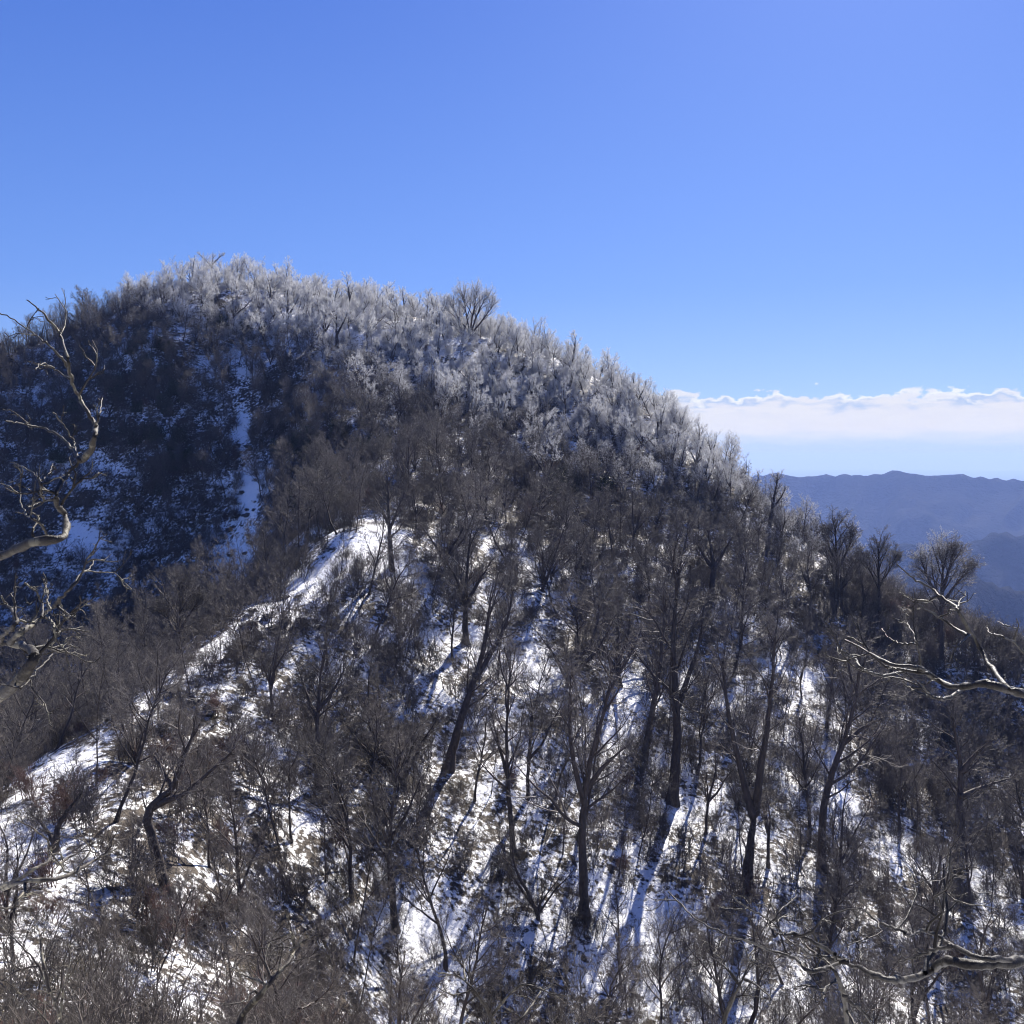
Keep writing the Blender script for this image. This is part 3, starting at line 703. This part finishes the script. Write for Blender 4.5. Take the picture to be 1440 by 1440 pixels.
# ---- evergreen thicket masses on the shaded face and beside the gully
for (a, b, c) in [(180, 500, 5), (230, 520, 5), (160, 560, 5), (250, 580, 4), (300, 640, 4), (250, 680, 4), (420, 690, 5), (455, 720, 5), (400, 640, 4), (440, 640, 5), (790, 700, 5), (830, 690, 4), (330, 470, 3), (200, 620, 4), (130, 620, 4), (60, 640, 3), (470, 600, 3), (560, 640, 3)]:
    for k in range(c):
        h3 = hit(a + rg.normal(0, 20), b + rg.normal(0, 14))
        z, g = zone(a, b, h3)
        o = mobj('evergreen_shrub', LEAFY[k % 2], None, h3); o.rotation_euler = (0, 0, rg.uniform(0, 6.28)); o.scale = [rg.uniform(.7, 1.25)] * 3
        lab = f"dark evergreen shrub {z}"; setp(o, lab, 'shrub', lab.replace('shrub', 'shrubs'))
# ---- rocks in the gully and along the trail
def rock_mesh(seed):
    rg2 = np.random.default_rng(seed); import bmesh
    bm = bmesh.new(); bmesh.ops.create_icosphere(bm, subdivisions=3, radius=.5)
    off = rg2.uniform(0, 50, 3)
    for v in bm.verts:
        c = np.array(v.co); q = c * 3 + off
        f = 1 + .35 * float(fbm(q[0] + q[2], q[1] - q[2], 3)) * 2
        q2 = np.round(c * 3.1 + .3 * np.sin(q)) / 3.1
        c = (c * .6 + q2 * .4) * f * np.array([1.2, .9, .6]); v.co = c
    m = bpy.data.meshes.new('rock'); bm.to_mesh(m); bm.free(); m.materials.append(M_rock); return m
RK = [rock_mesh(s) for s in range(5)]
for k in range(95):
    a, b, dx, dy, where = [(340, 650, 14, 60, 'in the shaded snowy gully below the summit'), (330, 765, 28, 35, 'around the blue snow patch at the foot of the gully'), (380, 855, 60, 22, 'along the snowy ridge left of centre'), (200, 990, 80, 22, 'along the lower left part of the snowy ridge')][k % 4]
    h3 = hit(a + rg.normal(0, dx), b + rg.normal(0, dy)); o = mobj('rock', RK[rg.integers(0, 5)], None, h3 + [0, 0, .05]); s = rg.uniform(.4, 1.3); o.scale = (s, s, s * .8); o.rotation_euler = (rg.normal(0, .2), rg.normal(0, .2), rg.uniform(0, 6.28))
    setp(o, 'dark snow-dusted rock ' + where, 'rock', 'rocks ' + where)

# ------------------------------------------------------------------ near trees whose limbs reach into the picture
def near_tree(label, lines, D, root_xy, seed, twig=1.0, name='overhanging_tree', sub=2, bk=None):
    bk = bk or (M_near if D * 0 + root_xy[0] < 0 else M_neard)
    """lines: list of (width_px at start, [(px,py[,D])...]); root_xy: where the trunk stands on the ground"""
    rg = np.random.default_rng(seed); A = Tubes(); C = Tubes()
    gz = float(T(*root_xy)); base = np.array([root_xy[0], root_xy[1], gz - .2]); root = empty(name, base); first = None
    Ls = []
    for li, (w, ln) in enumerate(lines):
        dd = 0; q = []
        for k, a in enumerate(ln):
            dep = a[2] if len(a) > 2 else D + .35 * math.sin(k * 1.3 + li * 2.1) + .12 * rg.normal()
            q.append(P(a[0], a[1], dep))
        q = np.array(q)
        n = max(10, 5 * len(q)); t = np.linspace(0, len(q) - 1, n); idx = np.arange(len(q))
        # catmull-rom for organic bends
        qq = np.concatenate([[2 * q[0] - q[1]], q, [2 * q[-1] - q[-2]]]); cs = []
        for tt in t:
            i = min(int(tt), len(q) - 2); u = tt - i; p0, p1, p2, p3 = qq[i], qq[i + 1], qq[i + 2], qq[i + 3]
            cs.append(.5 * ((2 * p1) + (p2 - p0) * u + (2 * p0 - 5 * p1 + 4 * p2 - p3) * u * u + (3 * p1 - p0 - 3 * p2 + p3) * u ** 3))
        cs = np.array(cs); cs[1:-1] += rg.normal(0, .0035, cs[1:-1].shape)
        r0 = w * .5 * D / F; kn = np.interp(np.arange(n), np.arange(0, n + 2, 2.), rg.normal(0, .16, len(np.arange(0, n + 2, 2.)))); rad = r0 * (1 - np.linspace(0, 1, n) ** .8 * .8) * (1 + kn)
        A.add((cs - base)[None], np.maximum(rad, .004)[None], 9); Ls.append((cs - base, rad))
        if li == 0: first = (cs[0], r0)
    # trunk from the ground up to where the first limb leaves the frame
    p0 = first[0]; k = np.linspace(0, 1, 12)[:, None]; mid = (base + p0) / 2 + np.array([0, .3, .6])
    tr = (1 - k) ** 2 * base + 2 * k * (1 - k) * mid + k ** 2 * p0; tr[1:-1] += rg.normal(0, .02, tr[1:-1].shape)
    K = Tubes(); K.add((tr - base)[None], (first[1] * (2.4 - 1.4 * k[:, 0]))[None], 10); mobj('trunk', K.mesh('trunk', [bk]), root)
    C = A
    P_ = []; Rr = []
    for cs, rad in Ls:
        t = np.linspace(0, 1, 10); idx = np.linspace(0, 1, len(cs)); P_.append(np.stack([np.interp(t, idx, cs[:, a]) for a in range(3)], 1)); Rr.append(np.interp(t, idx, rad))
    P_ = np.array(P_); Rr = np.array(Rr)
    if twig > 0:
        m = max(2, int(4 * twig))
        b, r = sprout(rg, P_, Rr, m, .3, .98, .2, 50, .28, .06, 6, .7, .0035); C.add(b, r, 5)
        b, r = sprout(rg, b, r, 3, .25, .98, .5, 48, .3, .05, 4, .8, .0026); C.add(b, r, 4)
        if sub > 1:
            b, r = sprout(rg, b, r, 2, .25, .98, .5, 45, .3, .05, 3, .8, .002); C.add(b, r, 3)
    mobj('branches', A.mesh('branches', [bk]), root)
    return setp(root, label, 'tree', None)
near_tree('gnarled pale-lit tree limb bending up in front of the shaded left face',
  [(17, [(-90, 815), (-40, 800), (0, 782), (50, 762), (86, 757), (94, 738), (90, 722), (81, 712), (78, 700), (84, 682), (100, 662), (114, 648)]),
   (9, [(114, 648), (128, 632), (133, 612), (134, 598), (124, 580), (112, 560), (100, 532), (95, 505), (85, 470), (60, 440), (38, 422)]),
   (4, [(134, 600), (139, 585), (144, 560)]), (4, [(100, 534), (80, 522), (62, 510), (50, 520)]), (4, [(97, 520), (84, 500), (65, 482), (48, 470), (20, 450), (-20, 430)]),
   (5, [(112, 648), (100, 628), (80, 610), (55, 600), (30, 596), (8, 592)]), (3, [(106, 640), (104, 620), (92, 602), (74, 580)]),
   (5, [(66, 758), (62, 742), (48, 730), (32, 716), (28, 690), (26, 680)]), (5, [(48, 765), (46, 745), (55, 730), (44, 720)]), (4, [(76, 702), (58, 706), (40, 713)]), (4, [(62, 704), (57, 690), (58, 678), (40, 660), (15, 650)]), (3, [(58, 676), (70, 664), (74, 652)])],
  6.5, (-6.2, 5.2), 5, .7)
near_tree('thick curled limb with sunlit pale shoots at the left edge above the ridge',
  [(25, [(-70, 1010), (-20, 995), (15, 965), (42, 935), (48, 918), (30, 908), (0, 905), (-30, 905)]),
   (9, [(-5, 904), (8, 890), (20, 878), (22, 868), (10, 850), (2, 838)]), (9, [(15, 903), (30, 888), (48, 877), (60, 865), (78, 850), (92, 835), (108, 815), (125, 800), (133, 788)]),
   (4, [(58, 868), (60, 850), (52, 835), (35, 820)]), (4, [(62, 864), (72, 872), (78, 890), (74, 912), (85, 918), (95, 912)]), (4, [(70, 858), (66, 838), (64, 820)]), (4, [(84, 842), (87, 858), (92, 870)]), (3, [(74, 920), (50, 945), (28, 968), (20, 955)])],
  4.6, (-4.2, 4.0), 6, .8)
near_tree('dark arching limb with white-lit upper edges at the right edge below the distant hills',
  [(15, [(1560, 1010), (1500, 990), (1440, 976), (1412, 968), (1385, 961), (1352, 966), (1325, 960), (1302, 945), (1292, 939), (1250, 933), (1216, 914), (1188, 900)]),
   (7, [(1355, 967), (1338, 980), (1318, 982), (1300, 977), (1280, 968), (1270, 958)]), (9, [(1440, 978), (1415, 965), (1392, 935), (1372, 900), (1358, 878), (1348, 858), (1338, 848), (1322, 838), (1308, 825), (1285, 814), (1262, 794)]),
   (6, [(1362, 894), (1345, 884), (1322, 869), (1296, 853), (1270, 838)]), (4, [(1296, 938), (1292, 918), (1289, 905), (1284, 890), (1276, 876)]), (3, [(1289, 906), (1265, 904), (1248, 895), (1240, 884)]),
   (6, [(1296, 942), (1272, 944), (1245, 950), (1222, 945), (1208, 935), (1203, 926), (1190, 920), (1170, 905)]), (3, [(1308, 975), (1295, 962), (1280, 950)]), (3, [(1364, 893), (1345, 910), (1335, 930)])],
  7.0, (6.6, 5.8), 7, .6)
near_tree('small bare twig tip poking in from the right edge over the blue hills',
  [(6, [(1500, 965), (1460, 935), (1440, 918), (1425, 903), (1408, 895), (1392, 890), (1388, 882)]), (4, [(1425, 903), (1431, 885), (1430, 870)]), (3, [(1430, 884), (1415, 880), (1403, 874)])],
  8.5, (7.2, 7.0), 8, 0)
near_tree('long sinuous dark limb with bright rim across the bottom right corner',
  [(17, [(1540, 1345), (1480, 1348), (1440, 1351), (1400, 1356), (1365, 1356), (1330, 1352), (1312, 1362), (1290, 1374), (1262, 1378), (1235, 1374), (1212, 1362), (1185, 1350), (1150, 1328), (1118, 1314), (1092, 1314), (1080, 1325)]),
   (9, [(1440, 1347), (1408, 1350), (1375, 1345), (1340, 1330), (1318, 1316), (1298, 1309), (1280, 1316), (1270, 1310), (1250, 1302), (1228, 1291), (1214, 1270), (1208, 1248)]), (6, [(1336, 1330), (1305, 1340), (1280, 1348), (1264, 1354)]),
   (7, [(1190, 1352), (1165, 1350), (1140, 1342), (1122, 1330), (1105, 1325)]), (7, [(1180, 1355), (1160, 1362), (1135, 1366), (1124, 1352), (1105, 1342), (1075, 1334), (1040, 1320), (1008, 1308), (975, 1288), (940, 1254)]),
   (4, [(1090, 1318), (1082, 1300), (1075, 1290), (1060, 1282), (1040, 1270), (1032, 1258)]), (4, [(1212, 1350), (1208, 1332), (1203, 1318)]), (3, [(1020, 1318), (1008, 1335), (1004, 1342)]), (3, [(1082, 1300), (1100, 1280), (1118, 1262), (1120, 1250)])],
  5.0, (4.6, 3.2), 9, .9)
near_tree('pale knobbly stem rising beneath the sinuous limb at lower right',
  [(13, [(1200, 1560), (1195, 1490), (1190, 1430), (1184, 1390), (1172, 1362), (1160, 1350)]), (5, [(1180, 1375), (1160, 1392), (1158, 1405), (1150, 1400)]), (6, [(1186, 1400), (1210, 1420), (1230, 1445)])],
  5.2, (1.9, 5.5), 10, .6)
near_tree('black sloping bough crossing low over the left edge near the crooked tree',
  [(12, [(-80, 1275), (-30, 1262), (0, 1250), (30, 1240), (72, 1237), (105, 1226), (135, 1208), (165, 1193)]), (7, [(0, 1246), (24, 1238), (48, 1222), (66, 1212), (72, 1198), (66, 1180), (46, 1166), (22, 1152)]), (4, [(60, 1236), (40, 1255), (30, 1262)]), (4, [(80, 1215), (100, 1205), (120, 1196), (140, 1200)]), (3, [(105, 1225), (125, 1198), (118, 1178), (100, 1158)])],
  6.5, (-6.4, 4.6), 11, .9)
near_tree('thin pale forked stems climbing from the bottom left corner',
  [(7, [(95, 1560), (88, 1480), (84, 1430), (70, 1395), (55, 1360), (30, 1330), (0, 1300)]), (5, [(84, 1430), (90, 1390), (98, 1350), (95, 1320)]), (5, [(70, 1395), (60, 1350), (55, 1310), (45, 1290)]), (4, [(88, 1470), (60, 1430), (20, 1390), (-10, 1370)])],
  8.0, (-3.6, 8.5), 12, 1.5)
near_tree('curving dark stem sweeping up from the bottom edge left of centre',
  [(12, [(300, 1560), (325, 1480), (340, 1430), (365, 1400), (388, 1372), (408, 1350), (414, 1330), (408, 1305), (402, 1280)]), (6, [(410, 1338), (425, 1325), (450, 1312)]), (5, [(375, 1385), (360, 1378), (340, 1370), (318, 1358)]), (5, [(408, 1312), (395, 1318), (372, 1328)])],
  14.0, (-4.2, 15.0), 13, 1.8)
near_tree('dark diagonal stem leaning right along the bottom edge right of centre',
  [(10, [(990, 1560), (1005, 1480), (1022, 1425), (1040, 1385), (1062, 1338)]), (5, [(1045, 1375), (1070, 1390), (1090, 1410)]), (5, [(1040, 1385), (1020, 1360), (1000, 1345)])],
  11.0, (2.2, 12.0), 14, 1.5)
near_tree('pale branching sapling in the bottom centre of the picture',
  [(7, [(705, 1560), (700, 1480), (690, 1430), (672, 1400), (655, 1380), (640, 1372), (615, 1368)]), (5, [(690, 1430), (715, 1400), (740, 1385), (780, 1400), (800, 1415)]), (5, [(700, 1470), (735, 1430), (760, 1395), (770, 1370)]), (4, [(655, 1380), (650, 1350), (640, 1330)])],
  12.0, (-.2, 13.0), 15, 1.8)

# ------------------------------------------------------------------ haze, sky, sun, camera
hz = Tubes(); lo, hi, ex = -640., 70., 46000.
Vh = np.array([[x, y, z] for z in (lo, hi) for y in (-ex, ex) for x in (-ex, ex)], float)
hz.faces(Vh, np.array([[0, 2, 3, 1], [4, 5, 7, 6], [0, 1, 5, 4], [2, 6, 7, 3], [0, 4, 6, 2], [1, 3, 7, 5]]))
mh = bpy.data.materials.new('blue_haze'); mh.use_nodes = True; nt = mh.node_tree; nt.nodes.remove(nt.nodes['Principled BSDF'])
pv = nt.nodes.new('ShaderNodeVolumePrincipled'); pv.inputs['Color'].default_value = (.29, .43, .96, 1); pv.inputs['Absorption Color'].default_value = (.28, .29, 0, 1); pv.inputs['Density'].default_value = 1.15e-4; pv.inputs['Anisotropy'].default_value = 0
nt.links.new(pv.outputs[0], nt.nodes['Material Output'].inputs['Volume'])
setp(mobj('haze', hz.mesh('haze', [mh], False)), kind='stuff')

EL, AZS = R(38), R(20)
w = bpy.data.worlds.new('World'); sc.world = w; w.use_nodes = True; nt = w.node_tree
bg = nt.nodes['Background']; sky = nt.nodes.new('ShaderNodeTexSky'); sky.sky_type = 'NISHITA'; sky.sun_disc = False
sky.sun_elevation = EL; sky.sun_rotation = AZS; sky.altitude = 900; sky.air_density = 1.0; sky.dust_density = 1.0; sky.ozone_density = 2.5
tint = N(nt, 'ShaderNodeMix', data_type='RGBA', blend_type='MULTIPLY'); tint.inputs[0].default_value = 1; tint.inputs[7].default_value = (.20, .265, .43, 1)
nt.links.new(sky.outputs[0], tint.inputs[6])
# cloud bank low over the horizon, part of the sky itself
tc = N(nt, 'ShaderNodeTexCoord'); sx = N(nt, 'ShaderNodeSeparateXYZ'); nt.links.new(tc.outputs['Generated'], sx.inputs[0])
el = math_(nt, 'MULTIPLY', math_(nt, 'ARCSINE', sx.outputs[2]), 57.2958)
az_ = math_(nt, 'MULTIPLY', math_(nt, 'ARCTAN2', sx.outputs[0], sx.outputs[1]), 57.2958)
cv = N(nt, 'ShaderNodeCombineXYZ'); nt.links.new(az_, cv.inputs[0]); nt.links.new(math_(nt, 'MULTIPLY', el, 1.6), cv.inputs[1])
cn = noise(nt, cv.outputs[0], 1.0, 5, .5); cn1 = noise(nt, cv.outputs[0], .25, 3, .5)
cv2 = N(nt, 'ShaderNodeCombineXYZ'); nt.links.new(math_(nt, 'MULTIPLY', az_, .35), cv2.inputs[0]); nt.links.new(math_(nt, 'MULTIPLY', el, 2.2), cv2.inputs[1])
cs = noise(nt, cv2.outputs[0], 1.0, 5, .6)
top = math_(nt, 'ADD', 3.35, math_(nt, 'ADD', math_(nt, 'MULTIPLY', math_(nt, 'SUBTRACT', cn, .5), 1.9), math_(nt, 'MULTIPLY', math_(nt, 'SUBTRACT', cn1, .5), .9)))
dt = math_(nt, 'SUBTRACT', top, el)                              # degrees below the cloud tops
mtop = ramp(nt, [(.0, 0), (.03, .85), (.08, 1)], math_(nt, 'DIVIDE', dt, 4)).outputs[0]
mbot = ramp(nt, [(.0, 0), (1, 1)], math_(nt, 'DIVIDE', math_(nt, 'SUBTRACT', math_(nt, 'ADD', el, math_(nt, 'MULTIPLY', math_(nt, 'SUBTRACT', cs, .5), 1.0)), .5), .9, True)).outputs[0]
msk = math_(nt, 'MULTIPLY', mtop, mbot)
cc = ramp(nt, [(0, (1.1, 1.1, 1.1)), (.06, (.95, .97, 1.0)), (.11, (.50, .64, .92)), (.24, (.82, .84, .95)), (.5, (.86, .86, .93)), (1, (.80, .83, .93))], math_(nt, 'DIVIDE', dt, 4)).outputs[0]  # sunlit rim and blue shade beneath, painted into the cloud colour
body = N(nt, 'ShaderNodeMix', data_type='RGBA'); nt.links.new(ramp(nt, [(.42, 0), (.58, 1)], cs).outputs[0], body.inputs[0]); nt.links.new(cc, body.inputs[6]); body.inputs[7].default_value = (.86, .87, .95, 1)
STR = .10; EXPO = 1.5; G = 1 / STR / 2 ** EXPO
def disp(r, g, b): return (r * G, g * G, b * G)
cl = N(nt, 'ShaderNodeMix', data_type='RGBA', blend_type='MULTIPLY'); cl.inputs[0].default_value = 1; nt.links.new(body.outputs[2], cl.inputs[6]); cl.inputs[7].default_value = (*disp(.98, .98, .98), 1)
grad = ramp(nt, [(0, disp(.40, .57, .90)), (.10, disp(.165, .335, .88)), (.28, disp(.055, .165, .75)), (1, disp(.05, .105, .36))], math_(nt, 'DIVIDE', el, 90, True)).outputs[0]
hzc = N(nt, 'ShaderNodeMix', data_type='RGBA'); hzc.inputs[0].default_value = .52
nt.links.new(tint.outputs[2], hzc.inputs[6]); nt.links.new(grad, hzc.inputs[7])
fin = N(nt, 'ShaderNodeMix', data_type='RGBA'); nt.links.new(msk, fin.inputs[0]); nt.links.new(hzc.outputs[2], fin.inputs[6]); nt.links.new(cl.outputs[2], fin.inputs[7])
nt.links.new(fin.outputs[2], bg.inputs['Color']); bg.inputs['Strength'].default_value = STR

sd = bpy.data.lights.new('sun', 'SUN'); sd.energy = 5; sd.angle = R(.5); sd.color = (1, .94, .86)
so = bpy.data.objects.new('sun', sd); COL.objects.link(so)
sv = Vector((math.sin(AZS) * math.cos(EL), math.cos(AZS) * math.cos(EL), math.sin(EL)))
so.rotation_euler = sv.to_track_quat('Z', 'Y').to_euler(); so.location = sv * 400

cd = bpy.data.cameras.new('camera'); cd.sensor_width = 36; cd.sensor_fit = 'HORIZONTAL'; cd.lens = 36 * F / 1440; cd.clip_start = .1; cd.clip_end = 120000
co = bpy.data.objects.new('camera', cd); COL.objects.link(co); co.rotation_euler = (R(90) - PITCH, 0, 0); sc.camera = co
sc.view_settings.view_transform = 'Standard'; sc.view_settings.look = 'None'; sc.view_settings.gamma = 1; sc.view_settings.exposure = EXPO
c = sc.cycles; c.use_denoising = True; c.denoiser = 'OPENIMAGEDENOISE'; c.denoising_input_passes = 'RGB_ALBEDO_NORMAL'; c.denoising_prefilter = 'ACCURATE'; c.filter_width = 1.1; c.max_bounces = 4; c.diffuse_bounces = 3; c.glossy_bounces = 1; c.transmission_bounces = 2; c.volume_bounces = 0; c.transparent_max_bounces = 4
print('BUILT', len(tp), 'trees', rest_b.sum(), rest_f.sum(), len(bp_), len(up), 'objs', len(bpy.data.objects))
